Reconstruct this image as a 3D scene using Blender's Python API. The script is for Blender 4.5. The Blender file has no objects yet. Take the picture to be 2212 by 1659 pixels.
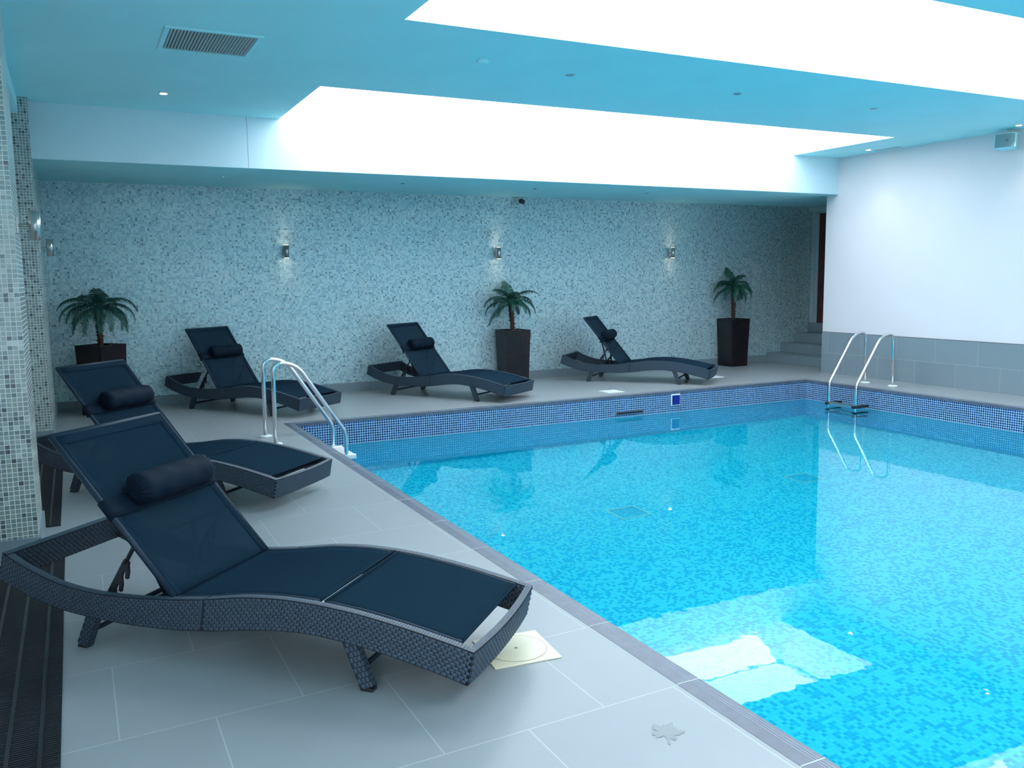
import bpy, bmesh, math, random
from math import sin, cos, pi, radians, floor, sqrt
from mathutils import Vector, Matrix
random.seed(7)
C = bpy.context.scene.collection
scene = bpy.context.scene

# ------------------------------------------------------------------ camera
cam_data = bpy.data.cameras.new('camera')
cam = bpy.data.objects.new('camera', cam_data)
C.objects.link(cam)
yaw, pitch, roll = radians(26.7864), radians(7.01296), radians(-0.69478)
fwd = Vector((sin(yaw)*cos(pitch), cos(yaw)*cos(pitch), -sin(pitch)))
rt = Vector((cos(yaw), -sin(yaw), 0))
up = rt.cross(fwd)
r2 = rt*cos(roll) + up*sin(roll)
u2 = -rt*sin(roll) + up*cos(roll)
cam.matrix_world = Matrix(((r2.x, u2.x, -fwd.x, 0), (r2.y, u2.y, -fwd.y, 0), (r2.z, u2.z, -fwd.z, 1.472), (0, 0, 0, 1)))
cam_data.sensor_width = 36
cam_data.lens = 1867.43/2212*36
cam_data.clip_start = 0.02
scene.camera = cam

# ------------------------------------------------------------------ light of the place: bright overcast sky over the rooflights
SKY = 6.0
world = bpy.data.worlds.new('overcast_sky')
scene.world = world
world.use_nodes = True
bg = world.node_tree.nodes['Background']
bg.inputs['Color'].default_value = (0.84, 0.91, 1.0, 1)
bg.inputs['Strength'].default_value = SKY
SKYLIGHTS = [(7.571, 9.238), (3.756, 5.453), (-0.06, 1.64)]
SX0, SX1 = 2.015, 9.105
CE, SO, TOP = 3.119, 2.61, 3.71
for y0, y1 in SKYLIGHTS:
    ld = bpy.data.lights.new('sky_portal', 'AREA')
    ld.shape = 'RECTANGLE'; ld.size = SX1-SX0; ld.size_y = y1-y0
    ld.cycles.is_portal = True
    lo = bpy.data.objects.new('sky_portal', ld); C.objects.link(lo)
    lo.location = ((SX0+SX1)/2, (y0+y1)/2, TOP+0.06)
WY0, WY1, WZ0, WZ1 = -2.8, 0.9, 0.25, 2.75      # unseen side window, added to bring more light into the hall
ld = bpy.data.lights.new('sky_portal', 'AREA'); ld.shape = 'RECTANGLE'; ld.size = WZ1-WZ0; ld.size_y = WY1-WY0; ld.cycles.is_portal = True
lo = bpy.data.objects.new('sky_portal', ld); C.objects.link(lo); lo.location = (-1.06, (WY0+WY1)/2, (WZ0+WZ1)/2); lo.rotation_euler = (0, -math.pi/2, 0)
# low winter sun that only reaches the upper walls of the rooflight wells
sd = bpy.data.lights.new('sun', 'SUN'); sd.energy = 20.0; sd.angle = radians(0.6); sd.color = (1.0, 0.97, 0.93)
so_ = bpy.data.objects.new('sun', sd); C.objects.link(so_)
so_.rotation_euler = Vector((-0.25, 0.92, -0.298)).to_track_quat('-Z', 'Y').to_euler()

vs = scene.view_settings
vs.view_transform = 'Standard'; vs.look = 'None'; vs.exposure = 0.40; vs.gamma = 1; vs.use_curve_mapping = False
cy = scene.cycles
cy.use_denoising = True
cy.use_adaptive_sampling = True; cy.adaptive_threshold = 0.025
cy.max_bounces = 9; cy.diffuse_bounces = 4; cy.glossy_bounces = 4; cy.transparent_max_bounces = 12; cy.transmission_bounces = 4
cy.sample_clamp_indirect = 8.0
cy.caustics_reflective = False; cy.caustics_refractive = True

# ------------------------------------------------------------------ material helpers
def lin(c):
    return tuple((v/255/12.92 if v/255 <= 0.04045 else ((v/255+0.055)/1.055)**2.4) for v in c)
class NT:
    def __init__(s, name):
        s.m = bpy.data.materials.new(name); s.m.use_nodes = True
        s.t = s.m.node_tree; s.n = s.t.nodes; s.l = s.t.links
        s.b = s.n['Principled BSDF']; s.out = s.n['Material Output']
    def add(s, typ, **kw):
        nd = s.n.new(typ)
        for k, v in kw.items(): setattr(nd, k, v)
        return nd
    def put(s, sock, v):
        if isinstance(v, bpy.types.NodeSocket): s.l.new(v, sock)
        elif v is not None:
            if isinstance(v, (tuple, list)) and len(v) == 3 and len(sock.default_value) == 4: v = tuple(v)+(1,)
            sock.default_value = v
    def math(s, op, a, b=None, c=None):
        nd = s.add('ShaderNodeMath', operation=op)
        s.put(nd.inputs[0], a); s.put(nd.inputs[1], b)
        if c is not None: s.put(nd.inputs[2], c)
        return nd.outputs[0]
    def vmath(s, op, a, b=None):
        nd = s.add('ShaderNodeVectorMath', operation=op)
        s.put(nd.inputs[0], a); s.put(nd.inputs[1], b)
        return nd.outputs[0]
    def pos(s):
        g = s.add('ShaderNodeNewGeometry'); sp = s.add('ShaderNodeSeparateXYZ')
        s.l.new(g.outputs['Position'], sp.inputs[0]); return g, sp.outputs
    def comb(s, x, y, z=0.0):
        nd = s.add('ShaderNodeCombineXYZ'); s.put(nd.inputs[0], x); s.put(nd.inputs[1], y); s.put(nd.inputs[2], z); return nd.outputs[0]
    def mix(s, f, a, b):
        nd = s.add('ShaderNodeMix', data_type='RGBA'); s.put(nd.inputs[0], f); s.put(nd.inputs[6], a); s.put(nd.inputs[7], b); return nd.outputs[2]
    def noise(s, scale, detail=2, vec=None, rough=0.5):
        nd = s.add('ShaderNodeTexNoise'); nd.inputs['Scale'].default_value = scale; nd.inputs['Detail'].default_value = detail
        nd.inputs['Roughness'].default_value = rough
        if vec is not None: s.l.new(vec, nd.inputs['Vector'])
        return nd.outputs[0]
    def ramp(s, f, stops, interp='LINEAR'):
        nd = s.add('ShaderNodeValToRGB'); s.put(nd.inputs[0], f); r = nd.color_ramp; r.interpolation = interp
        while len(r.elements) < len(stops): r.elements.new(0.5)
        for e, (p, c) in zip(r.elements, stops): e.position = p; e.color = tuple(c)+(1,)
        return nd.outputs[0]
    def bump(s, h, strength=0.3, dist=0.01):
        nd = s.add('ShaderNodeBump'); nd.inputs['Strength'].default_value = strength; nd.inputs['Distance'].default_value = dist
        s.l.new(h, nd.inputs['Height']); return nd.outputs[0]
    def set(s, **kw):
        for k, v in kw.items(): s.put(s.b.inputs[k.replace('_', ' ')], v)
        return s.m

def plain(name, col, rough=0.5, metal=0.0, var=0.08, nscale=30, bump=0.0, spec=0.5, emit=None, estr=0):
    t = NT(name)
    co = t.add('ShaderNodeTexCoord').outputs['Object']
    n = t.noise(nscale, 3, co)
    a = tuple(min(1, c*(1-var)) for c in col); b = tuple(min(1, c*(1+var)) for c in col)
    t.set(Base_Color=t.ramp(n, [(0.3, a), (0.7, b)]), Roughness=rough, Metallic=metal, Specular_IOR_Level=spec)
    if bump: t.set(Normal=t.bump(n, bump, 0.003))
    if emit: t.set(Emission_Color=emit, Emission_Strength=estr)
    return t.m

def mosaic(name, mode, pitch, g, stops, grout, rough=0.15, tilt=0.1, metal=0.2, ior=1.5, glint=0.0, offs=(0.0, 0.0)):
    t = NT(name); geo, P = t.pos()
    if mode == 'wall':
        u = t.math('ADD', P[0], P[1]); v = P[2]
    else:
        u = P[0]; v = P[1]
    u = t.math('DIVIDE', t.math('ADD', u, offs[0]+50*pitch), pitch); v = t.math('DIVIDE', t.math('ADD', v, offs[1]+50*pitch), pitch)
    cu = t.math('FLOOR', u); cv = t.math('FLOOR', v)
    w = t.add('ShaderNodeTexWhiteNoise', noise_dimensions='3D'); t.l.new(t.comb(cu, cv, 3.0), w.inputs[0])
    w2 = t.add('ShaderNodeTexWhiteNoise', noise_dimensions='3D'); t.l.new(t.comb(cu, cv, 11.0), w2.inputs[0])
    fu = t.math('ABSOLUTE', t.math('SUBTRACT', t.math('FRACT', u), 0.5)); fv = t.math('ABSOLUTE', t.math('SUBTRACT', t.math('FRACT', v), 0.5))
    gm = t.math('GREATER_THAN', t.math('MAXIMUM', fu, fv), 0.5-g)
    col = t.ramp(w.outputs['Value'], stops, 'CONSTANT')
    # crackle figure inside each glass piece
    nz = t.noise(90, 3, geo.outputs['Position'])
    col = t.mix(t.math('MULTIPLY', nz, 0.35), col, (0.55, 0.62, 0.62))if glint else col
    col = t.mix(gm, col, grout)
    tl = t.vmath('SUBTRACT', w2.outputs['Color'], (0.5, 0.5, 0.5))
    sc = t.add('ShaderNodeVectorMath', operation='SCALE'); t.l.new(tl, sc.inputs[0]); sc.inputs['Scale'].default_value = tilt
    nrm = t.vmath('NORMALIZE', t.vmath('ADD', geo.outputs['Normal'], sc.outputs[0]))
    t.set(Base_Color=col, Roughness=t.math('ADD', t.math('MULTIPLY', gm, 0.6), rough), Metallic=t.math('MULTIPLY', t.math('SUBTRACT', 1.0, gm), metal), IOR=ior, Normal=nrm)
    return t.m

def tiles(name, mode, w, h, base, grout, off=0.5, offs=(0, 0), shear=0.0, rough=0.35, mort=0.004, var=0.06):
    t = NT(name); geo, P = t.pos()
    if mode == 'floor': u, v = P[0], t.math('ADD', P[1], t.math('MULTIPLY', t.math('SUBTRACT', P[0], 2.0), -shear))
    elif mode == 'wally': u, v = P[1], P[2]
    else: u, v = P[0], P[2]
    u = t.math('ADD', u, offs[0]); v = t.math('ADD', v, offs[1])
    br = t.add('ShaderNodeTexBrick', offset=off, offset_frequency=2, squash=1.0)
    t.l.new(t.comb(u, v), br.inputs['Vector'])
    br.inputs['Scale'].default_value = 1; br.inputs['Brick Width'].default_value = w; br.inputs['Row Height'].default_value = h
    br.inputs['Mortar Size'].default_value = mort; br.inputs['Mortar Smooth'].default_value = 0.1; br.inputs['Bias'].default_value = 0
    br.inputs['Color1'].default_value = tuple(c*(1-var) for c in base)+(1,); br.inputs['Color2'].default_value = tuple(c*(1+var) for c in base)+(1,)
    br.inputs['Mortar'].default_value = tuple(grout)+(1,)
    n = t.noise(450, 2, geo.outputs['Position']); n2 = t.noise(5, 4, geo.outputs['Position'])
    c = t.mix(t.math('MULTIPLY', n, 0.25), br.outputs['Color'], tuple(x*0.75 for x in base))
    c = t.mix(t.math('MULTIPLY', n2, 0.22), c, tuple(min(1, x*1.25) for x in base))
    t.set(Base_Color=c, Roughness=rough, Normal=t.bump(n, 0.06, 0.002))
    return t.m

GROUT = (0.62, 0.74, 0.74)
M = {}
M['well'] = plain('white_rooflight_well_paint', (0.92, 0.94, 0.95), 0.7, var=0.01, nscale=2)
M['face'] = plain('pale_bulkhead_paint', (0.72, 0.89, 0.94), 0.7, var=0.01, nscale=2)
M['ceil'] = plain('pale_blue_ceiling_paint', (0.54, 0.95, 0.99), 0.75, var=0.02, nscale=2)
M['white'] = plain('white_wall_paint', (0.74, 0.72, 0.745), 0.7, var=0.012, nscale=1.5)
M['whiteplastic'] = plain('white_plastic', (0.80, 0.83, 0.82), 0.35, var=0.02)
M['floor'] = tiles('grey_porcelain_floor_tile', 'floor', 0.6, 0.6, (0.285, 0.306, 0.316), (0.42, 0.46, 0.44), 0.5, (-0.043-0.0+6.0, -2.394+6.0), 0.03, 0.34, 0.0028, 0.03)
M['skirt'] = tiles('grey_skirting_tile', 'wallx', 0.6, 0.6, (0.20, 0.26, 0.29), (0.38, 0.42, 0.43), 0, (6.07, 0.02), 0, 0.35, 0.003)
M['skirty'] = tiles('grey_skirting_tile_side', 'wally', 0.6, 0.6, (0.20, 0.26, 0.29), (0.38, 0.42, 0.43), 0, (6.0, 0.02), 0, 0.35, 0.003)
M['wains'] = tiles('grey_wall_tile', 'wally', 0.6, 0.307, (0.215, 0.275, 0.305), (0.36, 0.41, 0.43), 0.5, (-0.325+6.0, 6.14), 0, 0.4, 0.003, 0.05)
M['step'] = tiles('grey_step_tile', 'wally', 0.62, 0.8, (0.20, 0.26, 0.29), (0.36, 0.40, 0.42), 0, (6.25, 0.1), 0, 0.4, 0.003)
M['wallmosaic'] = mosaic('glass_mosaic_teal', 'wall', 0.025, 0.075,
    [(0, lin((158, 194, 201))), (0.2, lin((176, 210, 213))), (0.38, lin((140, 182, 193))), (0.56, lin((192, 221, 221))), (0.72, lin((118, 164, 180))), (0.84, lin((182, 208, 208))), (0.935, lin((80, 114, 124))), (0.97, lin((190, 215, 215)))],
    (0.54, 0.64, 0.66), 0.42, 0.08, 0.5, 1.45, glint=1)
M['pillarmosaic'] = mosaic('glass_mosaic_pale', 'wall', 0.025, 0.06,
    [(0, lin((128, 144, 138))), (0.25, lin((140, 156, 148))), (0.5, lin((118, 138, 134))), (0.7, lin((152, 168, 160))), (0.83, lin((46, 72, 80))), (0.89, lin((20, 34, 42))), (0.93, lin((76, 100, 104))), (0.97, lin((176, 188, 180)))],
    (0.84, 0.88, 0.84), 0.15, 0.10, 0.1, glint=1)
M['band'] = mosaic('royal_blue_pool_mosaic', 'wall', 0.0262, 0.105,
    [(0, lin((0, 52, 118))), (0.2, lin((0, 46, 106))), (0.4, lin((6, 68, 134))), (0.58, lin((0, 40, 98))), (0.72, lin((14, 80, 146))), (0.86, lin((0, 28, 76)))],
    (0.42, 0.58, 0.68), 0.2, 0.05, 0.0)
cst = [(0, lin((130, 240, 250))), (0.34, lin((115, 233, 247))), (0.60, lin((20, 205, 238))), (0.80, lin((0, 192, 230)))]
M['poolfloor'] = mosaic('cyan_pool_mosaic_floor', 'floor', 0.025, 0.05, cst, lin((100, 228, 244)), 0.4, 0.0, 0.0)
wst = [(0, lin((70, 216, 245))), (0.3, lin((55, 208, 241))), (0.55, lin((42, 200, 237))), (0.8, lin((84, 221, 247)))]
M['poolwall'] = mosaic('cyan_pool_mosaic_wall', 'wall', 0.0262, 0.06, wst, lin((120, 230, 246)), 0.4, 0.0, 0.0)
M['steel'] = plain('brushed_steel', (0.72, 0.72, 0.72), 0.16, 1.0, 0.03, 60)
M['satin'] = plain('satin_nickel', (0.50, 0.49, 0.47), 0.3, 1.0, 0.05, 60)
M['blackplastic'] = plain('black_plastic', (0.012, 0.014, 0.018), 0.4, var=0.2)
M['wicker'] = plain('charcoal_wicker_strand', (0.036, 0.062, 0.092), 0.45, var=0.25, nscale=120)
M['wickergap'] = plain('wicker_inner_gap_shade', (0.008, 0.013, 0.021), 0.7, var=0.3, nscale=200)  # shade between the strands, put into the backing colour
M['tube'] = plain('charcoal_powder_coated_tube', (0.012, 0.026, 0.044), 0.5, var=0.1, spec=0.25)
M['soil'] = plain('potting_soil', (0.035, 0.025, 0.015), 0.95, var=0.6, nscale=60, bump=0.8)
M['stone'] = plain('mossy_pebble', (0.10, 0.12, 0.04), 0.8, var=0.4)
M['trunk'] = plain('palm_trunk_fibre', (0.055, 0.028, 0.018), 0.9, var=0.5, nscale=40, bump=0.6)
M['cream'] = plain('cream_plastic', (0.80, 0.73, 0.52), 0.38, var=0.04, nscale=8)
M['creamline'] = plain('aged_cream_line', (0.36, 0.33, 0.24), 0.6)
M['doorred'] = plain('dark_mahogany_door', (0.075, 0.016, 0.012), 0.5, var=0.3, nscale=8)
M['frameW'] = plain('grey_white_gloss_paint', (0.42, 0.52, 0.55), 0.4, var=0.03)
M['lamp'] = plain('warm_lamp_glow', (1, 0.9, 0.75), 0.5, emit=(1.0, 0.80, 0.55), estr=14)
M['bulboff'] = plain('unlit_lamp_glass', (0.10, 0.50, 0.68), 0.15, var=0.05)
M['ledg'] = plain('green_led', (0.0, 0.4, 0.2), 0.4, emit=(0.0, 0.9, 0.45), estr=1.2)
M['gapdark'] = plain('painted_duct_shade', (0.02, 0.05, 0.06), 0.9)  # shade inside the vent, given as a dark colour
M['slat'] = plain('grille_slat_paint', (0.55, 0.72, 0.74), 0.5, var=0.03)
M['blue'] = plain('deep_blue_plastic', (0.005, 0.012, 0.22), 0.3, var=0.05)
M['grey'] = plain('speaker_grille_grey', (0.20, 0.34, 0.38), 0.6, var=0.1, nscale=400)
M['redline'] = plain('lamp_red', (0.2, 0.02, 0.02), 0.5)

def m_coping():
    t = NT('blue_grey_slate_coping'); geo, P = t.pos()
    n = t.noise(14, 5, geo.outputs['Position']); n2 = t.noise(160, 2, geo.outputs['Position'])
    c = t.ramp(n, [(0.3, (0.080, 0.092, 0.130)), (0.7, (0.120, 0.133, 0.175))])
    s1 = t.math('ADD', t.math('SUBTRACT', P[0], P[0]), P[1])
    t.set(Base_Color=c, Roughness=0.35, Normal=t.bump(n2, 0.15, 0.002)); return t.m
M['coping'] = m_coping()
M['groove'] = plain('pale_coping_groove', (0.28, 0.32, 0.38), 0.6)
M['joint'] = plain('pale_coping_joint', (0.50, 0.53, 0.52), 0.7)

def m_mat():
    t = NT('black_ribbed_rubber'); geo, P = t.pos()
    ribs = t.math('ABSOLUTE', t.math('SUBTRACT', t.math('FRACT', t.math('MULTIPLY', P[1], 70)), 0.5))
    c = t.ramp(ribs, [(0.1, (0.010, 0.012, 0.018)), (0.45, (0.004, 0.005, 0.008))])
    t.set(Base_Color=c, Roughness=0.55); return t.m
M['rubber'] = m_mat()

def m_sling(name='navy_mesh_sling_fabric', see=0.03):
    t = NT(name)
    co = t.add('ShaderNodeTexCoord').outputs['Object']
    n = t.noise(500, 2, co); n2 = t.noise(4, 3, co)
    t.set(Base_Color=t.ramp(n, [(0.3, (0.010, 0.024, 0.039)), (0.7, (0.016, 0.036, 0.056))]), Roughness=0.8, Specular_IOR_Level=0.0)
    tr = t.add('ShaderNodeBsdfTransparent'); mx = t.add('ShaderNodeMixShader')
    mx.inputs[0].default_value = see
    t.l.new(t.b.outputs[0], mx.inputs[1]); t.l.new(tr.outputs[0], mx.inputs[2]); t.l.new(mx.outputs[0], t.out.inputs[0])
    return t.m
M['sling'] = m_sling()
M['backsling'] = m_sling('open_mesh_back_fabric', 0.15)
M['hem'] = plain('navy_fabric_hem', (0.009, 0.024, 0.040), 0.8, var=0.15, nscale=300, spec=0.03)
M['pillow'] = plain('navy_pillow_fabric', (0.004, 0.012, 0.024), 0.7, var=0.2, nscale=350, bump=0.1, spec=0.12)

def m_leaf():
    t = NT('dark_green_palm_leaf'); oi = t.add('ShaderNodeObjectInfo')
    co = t.add('ShaderNodeTexCoord').outputs['Object']
    n = t.noise(18, 2, co)
    a = t.ramp(n, [(0.3, (0.003, 0.035, 0.032)), (0.7, (0.008, 0.085, 0.060))])
    c = t.mix(t.math('MULTIPLY', oi.outputs['Random'], 0.5), a, (0.005, 0.12, 0.06))
    t.set(Base_Color=c, Roughness=0.45); return t.m
M['leaf'] = m_leaf()

def m_planter():
    t = NT('dark_oxidised_metal'); co = t.add('ShaderNodeTexCoord').outputs['Object']
    n = t.noise(5, 6, co, 0.65); n2 = t.noise(40, 3, co)
    c = t.ramp(n, [(0.35, (0.006, 0.007, 0.010)), (0.55, (0.016, 0.012, 0.014)), (0.72, (0.040, 0.018, 0.016))])
    t.set(Base_Color=c, Roughness=t.math('ADD', t.math('MULTIPLY', n2, 0.2), 0.28), Metallic=0.35); return t.m
M['planter'] = m_planter()

def m_water():
    t = NT('clear_pool_water'); geo, P = t.pos()
    t.n.remove(t.b)
    n = t.noise(7.0, 2, geo.outputs['Position']); bp = t.bump(n, 0.007, 0.05)
    fr = t.add('ShaderNodeFresnel'); fr.inputs['IOR'].default_value = 1.333; t.l.new(bp, fr.inputs['Normal'])
    gl = t.add('ShaderNodeBsdfGlossy'); gl.inputs['Roughness'].default_value = 0.0; gl.inputs['Color'].default_value = (0.97, 0.99, 1, 1); t.l.new(bp, gl.inputs['Normal'])
    tr = t.add('ShaderNodeBsdfRefraction'); tr.inputs['Roughness'].default_value = 0.0; tr.inputs['IOR'].default_value = 1.333; tr.inputs['Color'].default_value = (0.34, 0.95, 1.0, 1)
    t.l.new(bp, tr.inputs['Normal'])
    mx = t.add('ShaderNodeMixShader'); t.l.new(fr.outputs[0], mx.inputs[0]); t.l.new(tr.outputs[0], mx.inputs[1]); t.l.new(gl.outputs[0], mx.inputs[2])
    t.l.new(mx.outputs[0], t.out.inputs[0]); return t.m
M['water'] = m_water()

def m_glass():
    t = NT('rooflight_glass'); t.n.remove(t.b)
    gl = t.add('ShaderNodeBsdfGlossy'); gl.inputs['Roughness'].default_value = 0.02
    tr = t.add('ShaderNodeBsdfTransparent'); tr.inputs['Color'].default_value = (0.97, 0.99, 1, 1)
    mx = t.add('ShaderNodeMixShader'); mx.inputs[0].default_value = 0.04
    t.l.new(tr.outputs[0], mx.inputs[1]); t.l.new(gl.outputs[0], mx.inputs[2]); t.l.new(mx.outputs[0], t.out.inputs[0]); return t.m
M['glass'] = m_glass()
def m_stain():
    t = NT('damp_mark'); t.set(Base_Color=(0.225, 0.245, 0.25), Roughness=0.3)
    return t.m
M['stain'] = m_stain()

# ------------------------------------------------------------------ mesh helpers
class MB:
    """collects shapes and links them as ONE mesh object"""
    def __init__(s): s.v = []; s.f = []; s.mi = []; s.sm = []
    def face(s, idx, mi=0, sm=False): s.f.append(idx); s.mi.append(mi); s.sm.append(sm)
    def quad(s, a, b, c, d, mi=0):
        n = len(s.v); s.v += [tuple(a), tuple(b), tuple(c), tuple(d)]; s.face((n, n+1, n+2, n+3), mi)
    def box(s, x0, y0, z0, x1, y1, z1, mi=0, mat=None):
        n = len(s.v)
        P = [(x0, y0, z0), (x1, y0, z0), (x1, y1, z0), (x0, y1, z0), (x0, y0, z1), (x1, y0, z1), (x1, y1, z1), (x0, y1, z1)]
        if mat is not None: P = [tuple(mat @ Vector(p)) for p in P]
        s.v += P
        for q in ((0, 3, 2, 1), (4, 5, 6, 7), (0, 1, 5, 4), (1, 2, 6, 5), (2, 3, 7, 6), (3, 0, 4, 7)): s.face(tuple(n+i for i in q), mi)
        return s
    def tube(s, pts, r, seg=12, mi=0, caps=True, radii=None, flat=1.0):
        pts = [Vector(p) for p in pts]; n0 = len(s.v); prev = None
        for i, p in enumerate(pts):
            d = (pts[min(i+1, len(pts)-1)]-pts[max(i-1, 0)]).normalized()
            if prev is None:
                a = Vector((0, 0, 1)) if abs(d.z) < 0.9 else Vector((1, 0, 0)); a = d.cross(a).normalized()
            else: a = (prev-d*prev.dot(d)).normalized()
            prev = a; b = d.cross(a); rr = radii[i] if radii else r
            for k in range(seg):
                t = 2*pi*k/seg; s.v.append(tuple(p+a*cos(t)*rr+b*sin(t)*rr*flat))
        for i in range(len(pts)-1):
            for k in range(seg):
                k2 = (k+1) % seg
                s.face((n0+i*seg+k, n0+i*seg+k2, n0+(i+1)*seg+k2, n0+(i+1)*seg+k), mi, True)
        if caps:
            s.face(tuple(n0+k for k in reversed(range(seg))), mi); s.face(tuple(n0+(len(pts)-1)*seg+k for k in range(seg)), mi)
        return s
    def lathe(s, prof, org=(0, 0, 0), seg=24, mi=0, mat=None, sm=True):
        n0 = len(s.v)
        for r, z in prof:
            for k in range(seg):
                t = 2*pi*k/seg; p = Vector((r*cos(t), r*sin(t), z))
                p = (mat @ p) if mat is not None else p+Vector(org)
                s.v.append(tuple(p))
        for i in range(len(prof)-1):
            for k in range(seg):
                k2 = (k+1) % seg; s.face((n0+i*seg+k, n0+i*seg+k2, n0+(i+1)*seg+k2, n0+(i+1)*seg+k), mi, sm)
        s.face(tuple(n0+k for k in reversed(range(seg))), mi); s.face(tuple(n0+(len(prof)-1)*seg+k for k in range(seg)), mi)
        return s
    def grid(s, fn, nu, nv, mi=0, sm=True, thick=None):
        n0 = len(s.v)
        for i in range(nu+1):
            for j in range(nv+1): s.v.append(tuple(fn(i/nu, j/nv)))
        for i in range(nu):
            for j in range(nv):
                a = n0+i*(nv+1)+j; s.face((a, a+nv+1, a+nv+2, a+1), mi, sm)
        return s
    def sheet(s, fn, nu, nv, off, mi=0):
        """a surface with real thickness: fn(u,v) and fn + off"""
        off = Vector(off); n0 = len(s.v); W = nv+1; K = (nu+1)*W
        for lay in (0, 1):
            for i in range(nu+1):
                for j in range(nv+1): s.v.append(tuple(Vector(fn(i/nu, j/nv))+off*lay))
        for i in range(nu):
            for j in range(nv):
                a = n0+i*W+j
                s.face((a, a+1, a+W+1, a+W), mi, True); s.face((a+K, a+K+W, a+K+W+1, a+K+1), mi, True)
        for i in range(nu):
            for j in (0, nv):
                a = n0+i*W+j; s.face((a, a+W, a+W+K, a+K) if j == 0 else (a, a+K, a+W+K, a+W), mi)
        for j in range(nv):
            for i in (0, nu):
                a = n0+i*W+j; s.face((a, a+K, a+K+1, a+1) if i == 0 else (a, a+1, a+K+1, a+K), mi)
        return s
    def mesh(s, name, mats):
        me = bpy.data.meshes.new(name); me.from_pydata(s.v, [], s.f); me.update()
        for m in (mats if isinstance(mats, (list, tuple)) else [mats]): me.materials.append(m)
        me.polygons.foreach_set('material_index', s.mi); me.polygons.foreach_set('use_smooth', s.sm); me.update()
        return me
    def build(s, name, mats, parent=None, bevel=0, loc=None):
        o = bpy.data.objects.new(name, s.mesh(name, mats)); C.objects.link(o)
        if parent is not None: o.parent = parent
        if loc is not None: o.location = loc
        if bevel:
            b = o.modifiers.new('bevel', 'BEVEL'); b.width = bevel; b.segments = 2; b.limit_method = 'ANGLE'
        return o
def lerp0(a, b, t): return a+(b-a)*t
def tag(o, label=None, cat=None, group=None, kind=None):
    if label: o['label'] = label
    if cat: o['category'] = cat
    if group: o['group'] = group
    if kind: o['kind'] = kind
    return o
def thing(name, label, cat, loc=(0, 0, 0), rz=0.0, group=None, kind=None):
    o = bpy.data.objects.new(name, None); C.objects.link(o); o.location = loc; o.rotation_euler = (0, 0, rz)
    o.empty_display_size = 0.1
    return tag(o, label, cat, group, kind)
def kids(o): return [x for x in bpy.data.objects if x.parent == o]
def copy_tree(o, parent=None):
    c = o.copy(); C.objects.link(c)
    if parent is not None: c.parent = parent
    for ch in list(kids(o)): copy_tree(ch, c)
    return c

# ------------------------------------------------------------------ the room
BK, FY, RW, PLX = 11.158, 9.238, 9.987, -0.245          # back wall, bulkhead face, right wall, pillar face
PL, PF, PR, PN, CW, WZ, PD = 1.965, 8.874, 9.10, -1.8, 0.10, -0.267, -1.6
def struct(name, mb, mat, label=None, bevel=0):
    o = mb.build(name, mat, None, bevel); o['kind'] = 'structure'
    if label: o['label'] = label
    return o
X0, X1, Y0, Y1 = -0.9, 11.5, -3.0, BK
# floor around the pool
f = MB()
f.box(X0, Y0, -0.12, PL-CW, Y1, 0); f.box(PR+CW, Y0, -0.12, X1, Y1, 0)
f.box(PL-CW, PF+CW, -0.12, PR+CW, Y1, 0); f.box(PL-CW, Y0, -0.12, PR+CW, PN-CW, 0)
struct('floor', f, M['floor'], 'grey porcelain tiled pool deck floor')
# walls
struct('wall_back', MB().box(PLX, BK, 0, X1+0.2, BK+0.2, TOP), M['wallmosaic'], 'back wall of shimmering teal glass mosaic')
wl = MB(); wl.box(X0-0.1, Y0-0.2, 0, X0, WY0, TOP); wl.box(X0-0.1, WY1, 0, X0, 9.03, TOP); wl.box(X0-0.1, WY0, 0, X0, WY1, WZ0); wl.box(X0-0.1, WY0, WZ1, X0, WY1, TOP)
struct('wall_left', wl, M['white'])
struct('wall_front', MB().box(X0, Y0-0.2, 0, RW, Y0, TOP), M['white'])
w = thing('window_4', 'unseen window added in the left side wall to light the hall', None, (X0-0.06, (WY0+WY1)/2, (WZ0+WZ1)/2), kind='structure')
hy, hz = (WY1-WY0)/2, (WZ1-WZ0)/2
MB().box(-0.01, -hy, -hz, 0.0, hy, hz).build('pane', M['glass'], w)
fr = MB()
for k in range(6):
    yy = lerp0(-hy, hy, k/5); fr.box(-0.03, yy-0.03, -hz, 0.03, yy+0.03, hz)
fr.build('window_frame', M['white'], w)
struct('wall_right', MB().box(RW, Y0-0.2, 0, X1+0.2, 9.446, CE), M['white'], 'plain white wall on the right above grey tiles')
struct('wall_stair_end', MB().box(X1, 9.446, 0, X1+0.2, BK, TOP), M['wallmosaic'])
struct('pillar_near', MB().box(X0, 5.22, 0, PLX, 5.82, CE), M['pillarmosaic'], 'nearer pale mosaic pillar at the left edge')
struct('pillar_far', MB().box(X0, 9.03, 0, PLX, BK, CE), M['pillarmosaic'], 'farther pale mosaic pillar beside the back wall')
struct('beam_left', MB().box(X0, 5.82, 2.978, -0.323, 9.03, CE), M['ceil'], 'pale beam spanning between the two mosaic pillars')
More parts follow.
